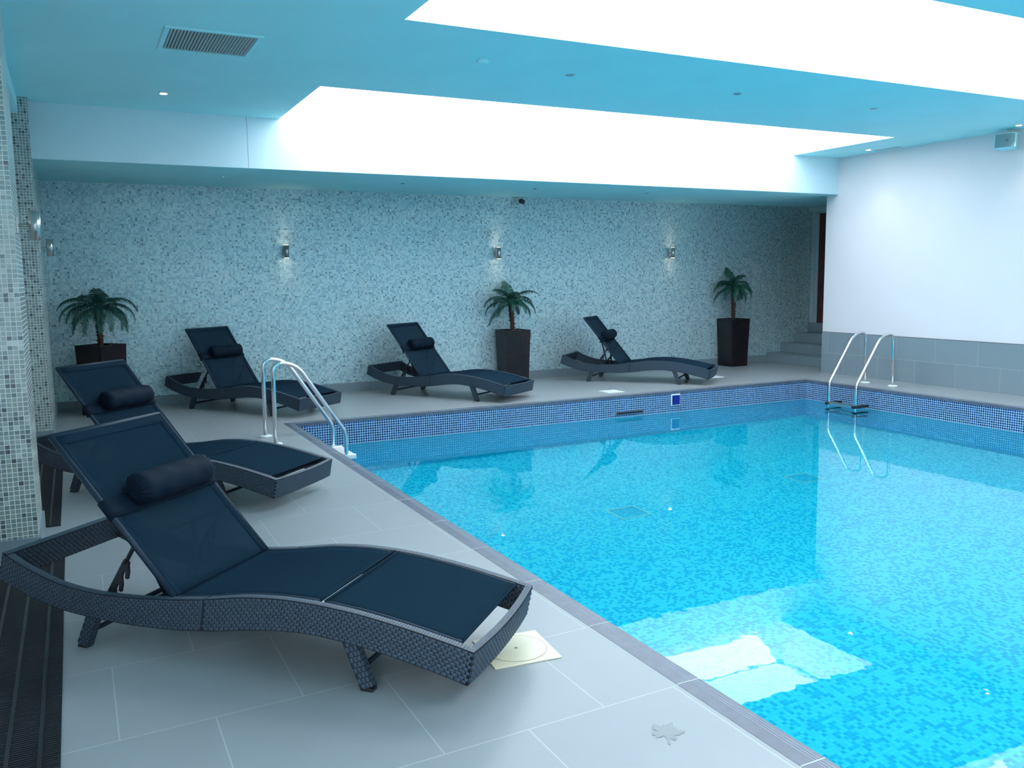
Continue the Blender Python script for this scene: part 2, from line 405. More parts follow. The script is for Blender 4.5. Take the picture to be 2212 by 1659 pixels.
# ceiling with three rooflight wells
c = MB()
ys = [Y0]
for a, b in reversed(SKYLIGHTS): ys += [a, b]
c.box(X0, Y0, CE, SX0, FY, TOP); c.box(SX1, Y0, CE, X1+0.2, FY, TOP)
for i in range(0, len(ys), 2): c.box(SX0, ys[i], CE, SX1, ys[i+1], TOP) if i+1 < len(ys) else None
for a, b in SKYLIGHTS:
    c.quad((SX0, b-.001, CE+.0005), (SX0, b-.001, TOP), (SX1, b-.001, TOP), (SX1, b-.001, CE+.0005), 1); c.quad((SX0, a+.001, CE+.0005), (SX1, a+.001, CE+.0005), (SX1, a+.001, TOP), (SX0, a+.001, TOP), 1)
    c.quad((SX0+.001, a, CE+.0005), (SX0+.001, a, TOP), (SX0+.001, b, TOP), (SX0+.001, b, CE+.0005), 1); c.quad((SX1-.001, a, CE+.0005), (SX1-.001, b, CE+.0005), (SX1-.001, b, TOP), (SX1-.001, a, TOP), 1)
struct('ceiling', c, [M['ceil'], M['well']], 'pale blue painted ceiling with long rooflight wells')
s = MB(); s.box(X0, FY, SO, RW, 9.446, TOP); s.box(PLX, 9.446, SO, X1, BK, TOP)
s.quad((PLX-0.3, FY-.0006, SO+.0005), (RW, FY-.0006, SO+.0005), (RW, FY-.0006, TOP), (PLX-0.3, FY-.0006, TOP), 1)
s.box(RW, FY, CE, X1+.2, 9.446, TOP)
struct('ceiling_bulkhead', s, [M['ceil'], M['face']], 'lowered ceiling bulkhead along the back wall')
struct('trim_1', MB().box(1.689, FY-0.0012, SO+0.002, 1.693, FY, CE-0.001), M['skirt'], 'thin vertical board joint on the bulkhead face')
for i, (a, b) in enumerate(SKYLIGHTS):
    w = thing('window_%d' % (i+1), 'long rooflight window over the pool', None, kind='structure'); w.location = ((SX0+SX1)/2, (a+b)/2, TOP)
    cx, cyy, hx, hy = 0, 0, (SX1-SX0)/2, (b-a)/2
    MB().box(-hx-0.05, -hy-0.05, 0.0, hx+0.05, hy+0.05, 0.02).build('pane', M['glass'], w)
    fr = MB(); fr.box(-hx-0.05, -hy-0.05, 0.02, hx+0.05, -hy+0.03, 0.05); fr.box(-hx-0.05, hy-0.03, 0.02, hx+0.05, hy+0.05, 0.05)
    fr.box(-hx-0.05, -hy, 0.02, -hx+0.03, hy, 0.05); fr.box(hx-0.03, -hy, 0.02, hx+0.05, hy, 0.05)
    fr.build('window_frame', M['white'], w)
# skirtings
def skirt(name, x0, y0, x1, y1, mat): struct(name, MB().box(x0, y0, 0, x1, y1, 0.112), mat, None, 0.002)
skirt('baseboard_back', PLX+0.012, BK-0.012, 10.5, BK, M['skirt'])
skirt('baseboard_pillar_front', X0, 5.208, PLX+0.012, 5.22, M['skirt'])
skirt('baseboard_pillar_side', PLX, 5.2201, PLX+0.012, 5.82, M['skirty'])
skirt('baseboard_far_pillar_front', X0, 9.018, PLX+0.012, 9.03, M['skirt'])
skirt('baseboard_far_pillar_side', PLX, 9.0301, PLX+0.012, BK, M['skirty'])
wt = MB(); wt.box(RW-0.012, Y0, 0, RW, 9.446, 0.612); wt.box(RW-0.0125, Y0, 0.612, RW+0.0005, 9.4465, 0.617, 1)
struct('baseboard_right', wt, [M['wains'], M['blackplastic']], 'two courses of grey tile along the foot of the white wall')
# coping, pool basin
def coping(name, x0, y0, x1, y1, axis, side, label):
    m = MB(); m.box(x0, y0, -0.03, x1, y1, 0.001)
    for q in (0.018, 0.030, 0.042):
        w = 0.0035
        if axis == 'y':
            xx = x1-q if side > 0 else x0+q
            m.box(xx-w/2, y0, 0.001, xx+w/2, y1, 0.0016, 1)
        else:
            yy = y0+q
            m.box(x0, yy-w/2, 0.001, x1, yy+w/2, 0.0016, 1)
    if axis == 'y':
        k = 2.394-0.6*8
        while k < y1:
            if k > y0: m.box(x0, k-0.0025, 0.001, x1, k+0.0025, 0.0018, 2)
            k += 0.6
    else:
        k = x0+0.6
        while k < x1: m.box(k-0.0025, y0, 0.001, k+0.0025, y1, 0.0018, 2); k += 0.6
    struct(name, m, [M['coping'], M['groove'], M['joint']], label)
coping('pool_coping_left', PL-CW, PN-CW, PL, PF+CW, 'y', 1, 'grooved blue grey coping along the near pool edge')
coping('pool_coping_right', PR, PN-CW, PR+CW, PF+CW, 'y', -1, 'grooved coping under the white wall')
coping('pool_coping_far', PL, PF, PR, PF+CW, 'x', 1, 'grooved coping along the far pool edge')
coping('pool_coping_near', PL, PN-CW, PR, PN, 'x', 1, 'grooved coping at the near pool end')
basin = thing('pool_basin', 'mosaic lined rectangular swimming pool basin', None, kind='structure')
b = MB(); z = -0.03
zb = WZ-0.012
for (za, zc, mi) in ((z, zb, 0), (zb, PD, 1)):
    b.quad((PL, PF, zc), (PR, PF, zc), (PR, PF, za), (PL, PF, za), mi)
    b.quad((PR, PF, zc), (PR, PN, zc), (PR, PN, za), (PR, PF, za), mi)
    b.quad((PL, PN, zc), (PL, PF, zc), (PL, PF, za), (PL, PN, za), mi)
    b.quad((PR, PN, zc), (PL, PN, zc), (PL, PN, za), (PR, PN, za), mi)
    b.box(PL-.1, PF+.001, zc, PR+.1, PF+.1, za, mi) ; b.box(PR+.001, PN, zc, PR+.1, PF, za, mi); b.box(PL-.1, PN, zc, PL-.001, PF, za, mi); b.box(PL-.1, PN-.1, zc, PR+.1, PN-.001, za, mi)
b.build('pool_wall', [M['band'], M['poolwall']], basin)
MB().box(PL-.1, PN-.1, PD-0.1, PR+.1, PF+.1, PD).build('pool_floor', M['poolfloor'], basin)
w = MB(); w.quad((PL, PN, WZ), (PR, PN, WZ), (PR, PF, WZ), (PL, PF, WZ))
tag(w.build('pool_water', M['water']), 'still clear turquoise water filling the swimming pool', 'water', kind='stuff')
# stairs in the alcove
st = thing('stairs', 'four grey tiled steps rising to a door beyond the white wall', None, kind='structure')
for k, (x, h) in enumerate(((10.5, 0.155), (10.82, 0.312), (11.15, 0.472), (11.45, 0.632))):
    MB().box(x, 9.446, 0 if k == 0 else (0.155, 0.312, 0.472)[k-1], X1, BK, h).build('step', M['step'], st, 0.003)
dr = thing('door_1', 'dark red door in a pale frame at the top of the steps', None, kind='structure')
d = MB(); d.box(X1-0.05, 11.06, 0.632, X1, 11.15, 2.6); d.box(X1-0.03, 11.0, 0.632, X1, 11.06, 2.5); d.box(X1-0.13, 9.5, 2.52, X1, 11.15, 2.605)
d.build('door_frame', M['frameW'], dr, 0.004)
MB().box(X1-0.02, 9.5, 0.634, X1, 11.0, 2.5).build('door_panel', M['doorred'], dr)

# ------------------------------------------------------------------ sun lounger
TOPP = [(-.374, .368), (-.27, .322), (-.18, .291), (-.09, .266), (.02, .25), (.14, .243), (.27, .245), (.404, .254), (.52, .265), (.629, .278), (.777, .301), (.87, .309), (.952, .313), (1.04, .312), (1.12, .308), (1.23, .298), (1.338, .283), (1.45, .264), (1.543, .245), (1.64, .224), (1.71, .207)]
BOTP = [(-.407, .252), (-.30, .212), (-.212, .184), (-.08, .155), (.065, .14), (.20, .133), (.33, .132), (.47, .137), (.62, .15), (.72, .163), (.83, .178), (.94, .189), (1.06, .193), (1.17, .184), (1.28, .171), (1.39, .152), (1.49, .131), (1.59, .108), (1.685, .084)]
def interp(P, t):
    """t in 0..1 by arc length, Catmull-Rom smoothed"""
    L = [0]
    for i in range(len(P)-1): L.append(L[-1]+math.dist(P[i], P[i+1]))
    d = t*L[-1]; i = 0
    while i < len(P)-2 and L[i+1] < d: i += 1
    u = (d-L[i])/(L[i+1]-L[i]); p0 = P[max(i-1, 0)]; p1 = P[i]; p2 = P[i+1]; p3 = P[min(i+2, len(P)-1)]
    return tuple(0.5*((2*p1[k])+(-p0[k]+p2[k])*u+(2*p0[k]-5*p1[k]+4*p2[k]-p3[k])*u*u+(-p0[k]+3*p1[k]-3*p2[k]+p3[k])*u**3) for k in (0, 1))
TT = [interp(TOPP, i/120) for i in range(121)]
BB = [interp(BOTP, i/120) for i in range(121)]
def lerp(a, b, t): return a+(b-a)*t
def side(a, v):
    """point of the side panel: a along 0..1, v 0 top .. 1 bottom -> (s, z)"""
    q = min(max(a, 0), 1)*120; i = min(int(q), 119); u = q-i
    tx, tz = lerp(TT[i][0], TT[i+1][0], u), lerp(TT[i][1], TT[i+1][1], u)
    bx, bz = lerp(BB[i][0], BB[i+1][0], u), lerp(BB[i][1], BB[i+1][1], u)
    return lerp(tx, bx, v), lerp(tz, bz, v)
def strand(m, fn, a0, a1, v0, v1, h):
    """one raised wicker strand segment over fn(a, v, lift)"""
    def g(i, j):
        a = lerp(a0, a1, i); v = lerp(v0, v1, j)
        bi = sin(pi*i)**0.6 if 0 < i < 1 else 0; bj = 0.45+0.55*sin(pi*j)
        return fn(a, v, h*(bi*bj if bi else -0.2))
    m.grid(g, 5, 2, 0, True)
HW, RT = 0.340, 0.032
SX = -0.66                                  # local shift so that the thing's origin is under its middle
def rail_mesh(sgn):
    m = MB(); o, i_ = sgn*HW, sgn*(HW-RT)
    N = 60
    for (ta, tb, va, vb) in ((o, o, 0, 1), (i_, i_, 0, 1)):
        m.grid(lambda u, v: (side(u, v)[0], ta, side(u, v)[1]), N, 1, 1, True)
    for v_ in (0, 1):
        m.grid(lambda u, v: (side(u, v_)[0], lerp(o, i_, v), side(u, v_)[1]), N, 1, 1, True)
    for u_ in (0, 1):
        m.grid(lambda u, v: (side(u_, u)[0], lerp(o, i_, v), side(u_, u)[1]), 1, 1, 1)
    cells, rows = 90, 10
    for srf in (0, 1):
        t0 = o if srf == 0 else i_; dr = sgn if srf == 0 else -sgn
        for r in range(rows):
            for k in range(cells):
                if srf == 1 and k % 1: continue
                a = (k+(0.5 if r % 2 else 0))/cells; ln = 0.94/cells
                if a+ln > 1: continue
                a1 = a+ln
                if a < 0.4768 < a1: a1 = 0.4765
                elif a < 0.4800 < a1: a = 0.4800
                if a1-a < 0.0012: continue
                strand(m, lambda A, V, h: (side(A, V)[0], t0+dr*h, side(A, V)[1]), a, a1, 0.03+r*0.94/rows, 0.03+(r+1.0)*0.94/rows, 0.0052)
    # bound top edge
    K = 190
    for k in range(K):
        a = k/K; 
        if abs(a-0.478) < 0.003: continue
        def g(A, V, h):
            s, z_ = side(A, 0); return (s, lerp(o, i_, V), z_+h*0.9)
        def g2(i, j):
            A = a+i*0.86/K; 
            return g(A, j, 0.0030*(0.35+0.65*sin(pi*min(max(i, 0.0), 1)))*(0.5+0.5*sin(pi*j)))
        m.grid(g2, 2, 3, 0, True)
    return m
def end_mesh(u_, sgn):
    """end panel of the ring, at the head (u_=0) or foot (u_=1)"""
    m = MB(); (ts, tz), (bs, bz) = side(u_, 0), side(u_, 1); d = Vector((ts-bs, 0, tz-bz)); nrm = Vector((d.z, 0, -d.x)).normalized()*sgn
    w = HW; RT2 = 0.026
    bow = 0.018 if u_ == 1 else 0.0
    def pt(y, v, h):
        b_ = bow*(1-(y/w)**2)
        return Vector((lerp(ts, bs, v)+b_*sgn, y, lerp(tz, bz, v)-b_*0.4*(1-v)))+nrm*h
    m.grid(lambda a, v: pt(lerp(-w, w, a), v, 0), 12, 1, 1, True); m.grid(lambda a, v: pt(lerp(-w, w, a), v, -RT2), 12, 1, 1, True)
    for v_ in (0, 1): m.grid(lambda a, b_: pt(lerp(-w, w, a), v_, -RT2*b_), 12, 1, 1, True)
    for a_ in (0, 1): m.grid(lambda a, b_: pt(lerp(-w, w, a_), a, -RT2*b_), 1, 1, 1)
    cells, rows = 28, 10
    for srf in (0, 1):
        for r in range(rows):
            for k in range(cells):
                a = (k+(0.5 if r % 2 else 0))/cells; ln = 0.94/cells
                if a+ln > 1: continue
                base, dr = (0, 1) if srf == 0 else (-RT2, -1)
                strand(m, lambda A, V, h: pt(lerp(-w, w, A), V, base+dr*h), a, a+ln, 0.03+r*0.94/rows, 0.03+(r+1.0)*0.94/rows, 0.0052)
    K = 58
    for k in range(K):
        a = k/K
        m.grid(lambda i, j: pt(lerp(-w, w, a+i*0.9/K), 0, -RT2*j)+Vector((0, 0, 0.0022*(0.4+0.6*sin(pi*i)))), 2, 1, 0, True)
    return m
def leg_mesh(s_top, z_top, s_bot, t):
    """slanting wicker wrapped leg"""
    m = MB(); wv = 0.052; tv = 0.034
    a = Vector((s_top, t, z_top)); b_ = Vector((s_bot, t, 0.012)); d = (b_-a).normalized(); side_ = Vector((d.z, 0, -d.x)).normalized()
    if side_.x < 0: side_ = -side_
    L = (b_-a).length
    def P(q, i, j, h=0): return a+d*(L*q)+side_*(wv*i)+Vector((0, 1, 0))*(tv*j)+h
    cs = [(-.5, -.5), (.5, -.5), (.5, .5), (-.5, .5)]
    n = len(m.v)
    for q in (0, 1):
        for i, j in cs: m.v.append(tuple(P(q, i, j, Vector())))
    for k in range(4): m.face((n+k, n+(k+1) % 4, n+4+(k+1) % 4, n+4+k), 1)
    m.face((n+3, n+2, n+1, n), 1); m.face((n+4, n+5, n+6, n+7), 1)
    Z = Vector()
    rows = 10
    for r in range(rows):
        q0, q1 = r/rows, (r+0.85)/rows
        for sg in (-1, 1):
            for k in range(3):
                i0 = -.5+(k+(0.5 if r % 2 else 0))/3; i1 = min(i0+0.27, 0.5)
                if i0 > 0.4: continue
                m.grid(lambda u, v: P(lerp(q0, q1, v), lerp(i0, i1, u), 0.5*sg, Vector((0, sg*0.003*sin(pi*u)*(0.5+0.5*sin(pi*v)), 0))), 3, 2, 0, True)
            m.grid(lambda u, v: P(lerp(q0, q1, v), 0.5*sg, lerp(-.45, .45, u), side_*(sg*0.003*sin(pi*u))), 3, 1, 0, True)
    foot = MB()
    foot.box(s_bot-0.024, t-0.018, 0, s_bot+0.024, t+0.018, 0.014)
    return m, foot
HS, HZ, BL, BW = 0.453, 0.256, 0.828, 0.313
REC = radians(47.26)
def make_lounger(rec):
    root = thing('sun_lounger', 'x', 'sun lounger', group='wicker sun loungers around the pool')
    def add(mb, name, mats, parent=root, bevel=0):
        mb.v = [(p[0]+SX, p[1], p[2]) for p in mb.v]
        return mb.build(name, mats, parent, bevel)
    WK = [M['wicker'], M['wickergap']]
    add(rail_mesh(-1), 'side_rail', WK); add(rail_mesh(1), 'side_rail', WK)
    add(end_mesh(0, -1), 'head_rail', WK); add(end_mesh(1, 1), 'foot_rail', WK)
    for (st_, zt, sb) in ((0.075, 0.175, 0.0), (1.215, 0.20, 1.29)):
        for t in (-0.312, 0.312):
            lm, ft = leg_mesh(st_, zt, sb, t)
            lg = add(lm, 'leg', WK); add(ft, 'foot_pad', M['blackplastic'], lg, 0.003)
        q = 0.62; sx_, sz = lerp(st_, sb, q), lerp(zt, 0, q)
        add(MB().tube([(sx_, -0.30, sz), (sx_, 0.30, sz)], 0.010, 10), 'stretcher', M['tube'])
    # seat slings
    def seat(a0, a1):
        def fn(u, v):
            s_ = lerp(a0, a1, u)
            k = min(range(121), key=lambda i: abs(TT[i][0]-s_)); z_ = TT[k][1]
            y = lerp(-0.296, 0.296, v); sag = 0.010*(1-(y/0.296)**2)*sin(pi*u)**0.5
            return (s_, y, z_-0.001-sag)
        return fn
    for a0, a1 in ((0.45, 1.094), (1.116, 1.652)):
        sl = add(MB().sheet(seat(a0, a1), 24, 12, (0, 0, -0.003)), 'seat_sling', M['sling'])
        for e in (a0, a1):
            fnn = seat(a0, a1); uu = 0 if e == a0 else 1
            add(MB().tube([fnn(uu, j/12) for j in range(13)], 0.006, 8), 'sling_hem', M['hem'], sl)
        for vv in (0, 1):
            fnn = seat(a0, a1)
            add(MB().tube([Vector(fnn(j/16, vv))+Vector((0, 0, -0.006)) for j in range(17)], 0.010, 8), 'sling_tube', M['tube'], sl)
    for x_ in (0.50, 1.10, 1.60):
        k = min(range(121), key=lambda i: abs(TT[i][0]-x_)); z_ = TT[k][1]
        add(MB().tube([(x_, -0.30, z_-0.045), (x_, 0.30, z_-0.045)], 0.011, 10), 'cross_tube', M['tube'])
    for x_ in (0.17, 0.235):
        add(MB().tube([(x_, -0.308, 0.165), (x_, 0.308, 0.165)], 0.011, 10), 'cross_tube', M['tube'])
    # backrest
    cr, sr = cos(rec), sin(rec)
    def bp(f_, t, off=0.0): return Vector((HS-BL*f_*cr+off*sr, t, HZ+BL*f_*sr+off*cr))
    back = thing('backrest', None, None); back.parent = root
    def addb(mb, name, mats, parent, bevel=0): return add(mb, name, mats, parent, bevel)
    def bf(u, v):
        f_ = lerp(0.0, 0.985, u); y = lerp(-BW+0.012, BW-0.012, v)
        sag = -0.010*sin(pi*min(u*1.1, 1))*(1-(y/BW)**2)
        return bp(f_, y, sag+0.006)
    addb(MB().sheet(bf, 24, 12, (-sr*0.003, 0, -cr*0.003)), 'back_sling', M['backsling'], back)
    for sg in (-1, 1):
        addb(MB().tube([bp(0, sg*(BW-0.006), 0), bp(0.5, sg*(BW-0.006), 0), bp(0.992, sg*(BW-0.006), 0)], 0.012, 10), 'back_tube', M['tube'], back)
        # hem band along each side of the fabric
        def hb(u, v): return bp(lerp(0.0, 0.985, u), sg*lerp(BW-0.042, BW-0.008, v), 0.0085-0.012*sin(pi*min(u*1.1, 1))*(1-v)*0.35)
        addb(MB().sheet(hb, 16, 2, (-sr*0.004, 0, -cr*0.004)), 'side_hem', M['hem'], back)
    addb(MB().tube([bp(0.99, -BW+0.004, 0.0), bp(0.99, BW-0.004, 0.0)], 0.012, 10), 'top_tube', M['tube'], back)
    def tb(u, v): return bp(lerp(0.93, 0.99, u), lerp(-BW+0.01, BW-0.01, v), 0.0098-0.0015*(1-abs(2*v-1)))
    addb(MB().sheet(tb, 3, 8, (-sr*0.003, 0, -cr*0.003)), 'top_hem', M['hem'], back)
    addb(MB().tube([bp(0.02, -BW+0.01, -0.012), bp(0.02, BW-0.01, -0.012)], 0.010, 10), 'hinge_tube', M['tube'], back)
    # ratchet supports and the prop frame under the backrest
    pr = thing('ratchet_support', None, None); pr.parent = root
    for sg in (-1, 1):
        a = bp(0.335, sg*0.272, -0.012); b_ = Vector((0.075, sg*0.272, 0.17)); d_ = (b_-a).normalized(); nn = Vector((-d_.z, 0, d_.x))
        if nn.x < 0: nn = -nn
        m_ = MB().tube([a, lerp_v(a, b_, 0.35)], 0.009, 8)
        m_.tube([a+Vector((0, -0.012, 0)), a+Vector((0, 0.012, 0))], 0.014, 10)
        L = (b_-a).length
        # toothed plate: outline in the (d, nn) plane, 8 mm thick
        out = [(0.30, -0.012), (0.30, 0.014)]
        for k in range(3):
            q = 0.34+0.2*k
            out += [(q, 0.018), (q+0.06, 0.032), (q+0.15, 0.042), (q+0.16, 0.030), (q+0.09, 0.020), (q+0.10, 0.010), (q+0.17, 0.013)]
        out += [(1.0, 0.016), (1.0, -0.014)]
        n = len(m_.v)
        for yy in (-0.006, 0.006):
            for q, h in out: m_.v.append(tuple(a+d_*(L*q)+nn*h+Vector((0, yy, 0))))
        K = len(out); m_.face(tuple(n+i for i in range(K))); m_.face(tuple(n+K+i for i in reversed(range(K))))
        for i in range(K):
            j = (i+1) % K; m_.face((n+i, n+K+i, n+K+j, n+j))
        add(m_, 'toothed_bar', M['blackplastic'], pr)
        add(MB().tube([bp(0.50, sg*0.20, -0.034), Vector((0.235, sg*0.10, 0.165))], 0.010, 8), 'prop_tube', M['tube'], pr)
    add(MB().tube([bp(0.335, -0.28, -0.034), bp(0.335, 0.28, -0.034)], 0.009, 8), 'prop_bar', M['tube'], pr)
    add(MB().tube([bp(0.50, -0.30, -0.034), bp(0.50, 0.30, -0.034)], 0.009, 8), 'prop_bar', M['tube'], pr)
    # head pillow with its strap
    pil = thing('pillow', None, None); pil.parent = root
    fpos, t0, t1, R = 0.555, -0.185, 0.262, 0.066
    m_ = MB(); n0 = len(m_.v); SEG, NN = 48, 30
    ax = Vector((0, 1, 0)); cN = Vector((sr, 0, cr)); cT = Vector((-cr, 0, sr))
    for i in range(NN+1):
        q = i/NN; e = min(q, 1-q)
        t = lerp(t0, t1, q); rr = R
        en = min(1, e/0.075)
        rr = R*(0.50+0.50*sqrt(1-(1-en)**2)) if en < 1 else R*(1+0.02*sin(q*23))
        for k in range(SEG):
            th = 2*pi*k/SEG; pk = 1+0.11*(1-en)**0.7*cos(16*th+3*q)+0.012*sin(5*th+q*19)
            off = cos(th)*rr*pk; off = off*(0.86 if off < 0 else 1.0)
            m_.v.append(tuple(bp(fpos, t, R*0.80)+cN*off+cT*(sin(th)*rr*1.05*pk)))
    for i in range(NN):
        for k in range(SEG):
            k2 = (k+1) % SEG; m_.face((n0+i*SEG+k, n0+(i+1)*SEG+k, n0+(i+1)*SEG+k2, n0+i*SEG+k2), 0, True)
    for i, rev in ((0, False), (NN, True)):
        cpt = len(m_.v); inn = bp(fpos, t0+0.012 if i == 0 else t1-0.012, R*0.8); m_.v.append(tuple(inn))
        for k in range(SEG):
            k2 = (k+1) % SEG; fc = (n0+i*SEG+k, n0+i*SEG+k2, cpt); m_.face(fc if not rev else tuple(reversed(fc)), 0, True)
    add(m_, 'pillow_roll', M['pillow'], pil)
    # strap: a loop round the backrest, under the roll
    sm_ = MB()
    loop = [(-BW-0.009, 0.0), (-BW-0.007, 0.014), (-BW+0.02, 0.017), (-0.15, 0.010), (0, 0.008), (0.15, 0.010), (BW-0.02, 0.017), (BW+0.007, 0.014), (BW+0.009, 0.0), (BW+0.005, -0.013), (0.0, -0.017), (-BW-0.005, -0.013)]
    nL = len(loop); n = len(sm_.v)
    for f_ in (0.475, 0.58):
        for (t, off) in loop: sm_.v.append(tuple(bp(f_, t, off)))
        for (t, off) in loop: sm_.v.append(tuple(bp(f_, t*0.994, off*0.75)))
    for i in range(nL):
        j = (i+1) % nL
        sm_.face((n+i, n+j, n+2*nL+j, n+2*nL+i), 0, True); sm_.face((n+nL+i, n+3*nL+i, n+3*nL+j, n+nL+j), 0, True)
        sm_.face((n+i, n+nL+i, n+nL+j, n+j)); sm_.face((n+2*nL+i, n+2*nL+j, n+3*nL+j, n+3*nL+i))
    add(sm_, 'strap', M['pillow'], pil)
    return root
def lerp_v(a, b, t): return a+(b-a)*t
POSES = [
 (0.642, 3.554, -45.3, 47.3, 'charcoal wicker sun lounger nearest the camera, its foot pointing at the cream drain cover'),
 (0.606, 6.500, -46.3, 49.2, 'charcoal wicker sun lounger directly behind the nearest one, before the left potted palm'),
 (1.787, 10.229, -56.1, 54.0, 'dark wicker sun lounger by the mosaic wall, behind the left pool ladder'),
 (4.198, 10.086, -58.2, 50.7, 'dark wicker sun lounger by the mosaic wall, its foot beside the middle potted palm'),
 (7.121, 10.088, -48.9, 51.0, 'dark wicker sun lounger seen side on between the middle and right potted palms'),
]
for (x, y, a, rec, lab) in POSES:
    o = make_lounger(radians(rec)); o.location = (x, y, 0); o.rotation_euler = (0, 0, radians(a)); o['label'] = lab

# ------------------------------------------------------------------ ladders
def smooth(pts, r, n=8):
    """polyline with rounded corners"""
    pts = [Vector(p) for p in pts]; out = [pts[0]]
    for i in range(1, len(pts)-1):
        a, b_, c_ = pts[i-1], pts[i], pts[i+1]; ra = min(r if not isinstance(r, (list, tuple)) else r[i-1], (a-b_).length*0.49, (c_-b_).length*0.49)
        p, q = b_+(a-b_).normalized()*ra, b_+(c_-b_).normalized()*ra
        for k in range(n+1):
            t = k/n; out.append(p*(1-t)**2+b_*2*t*(1-t)+q*t*t)
    out.append(pts[-1]); return out
def ladder(name, label, prof, ys_, treadmat, tread_x, tz, sgn, group):
    L = thing(name, label, 'pool ladder', (prof[0][0], sum(ys_)/2, 0), 0, group)
    ox, oy = L.location.x, L.location.y
    for y in ys_:
        h = MB().tube(smooth([(p[0]-ox, y-oy, p[1]) for p in prof], [0.15, 0.14, 0.05]), 0.0195, 16)
        h.build('handrail', M['steel'], L)
        MB().lathe([(0.062, 0), (0.062, 0.008), (0.045, 0.016), (0.022, 0.018)], (0, y-oy, 0), 28).build('deck_flange', M['whiteplastic'], L)
    for k in range(3):
        zz = tz-0.27*k; lo_, hi = (tread_x-ox-0.045, tread_x-ox+0.045) if sgn > 0 else (tread_x-ox-0.03, tread_x-ox+0.06)
        if sgn > 0 and k == 0: lo_, hi = tread_x-ox-0.075, tread_x-ox+0.085
        t = MB().box(lo_, ys_[0]-oy+0.01, zz-0.022, hi, ys_[1]-oy-0.01, zz+0.008)
        n_ = int((hi-lo_)/0.02)
        for j in range(n_): t.box(lo_+0.008+j*0.02, ys_[0]-oy+0.03, zz+0.008, lo_+0.018+j*0.02, ys_[1]-oy-0.03, zz+0.011)
        tr = t.build('tread', treadmat, L, 0.004)
        for y in ys_:
            if sgn > 0: MB().box(lo_-0.004, y-oy-0.024, zz-0.028, hi+0.004, y-oy+0.024, zz+0.014).build('tread_bracket', treadmat, tr, 0.006)
            else: MB().box(lo_-0.02, y-oy-0.024, zz-0.022, PR-ox-0.04, y-oy+0.024, zz+0.012).build('tread_bracket', M['blackplastic'], tr, 0.006)
    for y in ys_:
        e = prof[-1][0]-ox; MB().tube([(e, y-oy, prof[-1][1]), (e-sgn*0.20, y-oy, prof[-1][1])], 0.0195, 12).build('wall_stay', M['steel'], L)
    return L
G = 'stainless pool ladders'
ladder('pool_ladder', 'stainless steel pool ladder with white step on the left pool edge', [(1.557, 0.012), (1.560, 0.745), (1.77, 0.715), (2.205, 0.055), (2.205, -0.85)], (7.838, 8.294), M['whiteplastic'], 2.205, -0.175, 1, G)
ladder('pool_ladder', 'stainless steel pool ladder with dark ended step below the white wall', [(9.515, 0.012), (9.49, 0.70), (9.26, 0.66), (8.845, 0.05), (8.845, -0.85)], (7.78, 8.22), M['steel'], 8.845, -0.22, -1, G)

# ------------------------------------------------------------------ potted palms
def frond(length, droop, seed, elev):
    rnd = random.Random(seed); m = MB(); N = 26
    pts = []
    p = Vector((0, 0, 0)); ang = elev
    for i in range(N+1):
        pts.append(p.copy()); q = i/N
        ang2 = elev-droop*q**1.35
        p = p+Vector((cos(ang2), 0, sin(ang2)))*(length/N)
    m.tube(pts, 0.004, 6, 0, True, radii=[0.0055*(1-0.75*i/N) for i in range(N+1)])
    for i in range(2, N+1):
        for half in (0, 0.5):
            if half and i == N: continue
            q = (i+half)/N
            a = lerp_v(pts[i], pts[min(i+1, N)], half); d = (pts[min(i+1, N)]-pts[max(i-1, 0)]).normalized()
            upv = Vector((0, 1, 0)).cross(d)*-1
            if upv.z < 0: upv = -upv
            ln = 0.135*min(1.0, 0.35+2.4*q)*(1-0.72*max(0, q-0.45)/0.55)*rnd.uniform(0.88, 1.1)
            for sg in (-1, 1):
                fwd_ = d*rnd.uniform(0.55, 0.8); out = Vector((0, sg, 0))*rnd.uniform(0.72, 0.9)
                d1 = (fwd_+out+upv*0.15).normalized(); d2 = (fwd_+out*0.75+Vector((0, 0, -0.55))).normalized(); d3 = (fwd_*0.8+out*0.35+Vector((0, 0, -1.0))).normalized()
                w = 0.0042; ws = d.cross(d1).normalized().cross(d1)*1.0
                wv = d*w
                p0 = a; p1 = p0+d1*ln*0.35; p2 = p1+d2*ln*0.35; p3 = p2+d3*ln*0.30
                n = len(m.v)
                m.v += [tuple(p0-wv*0.6), tuple(p0+wv*0.6), tuple(p1-wv), tuple(p1+wv), tuple(p2-wv*0.8), tuple(p2+wv*0.8), tuple(p3)]
                m.face((n, n+1, n+3, n+2), 0, True); m.face((n+2, n+3, n+5, n+4), 0, True); m.face((n+4, n+5, n+6), 0, True)
    return m
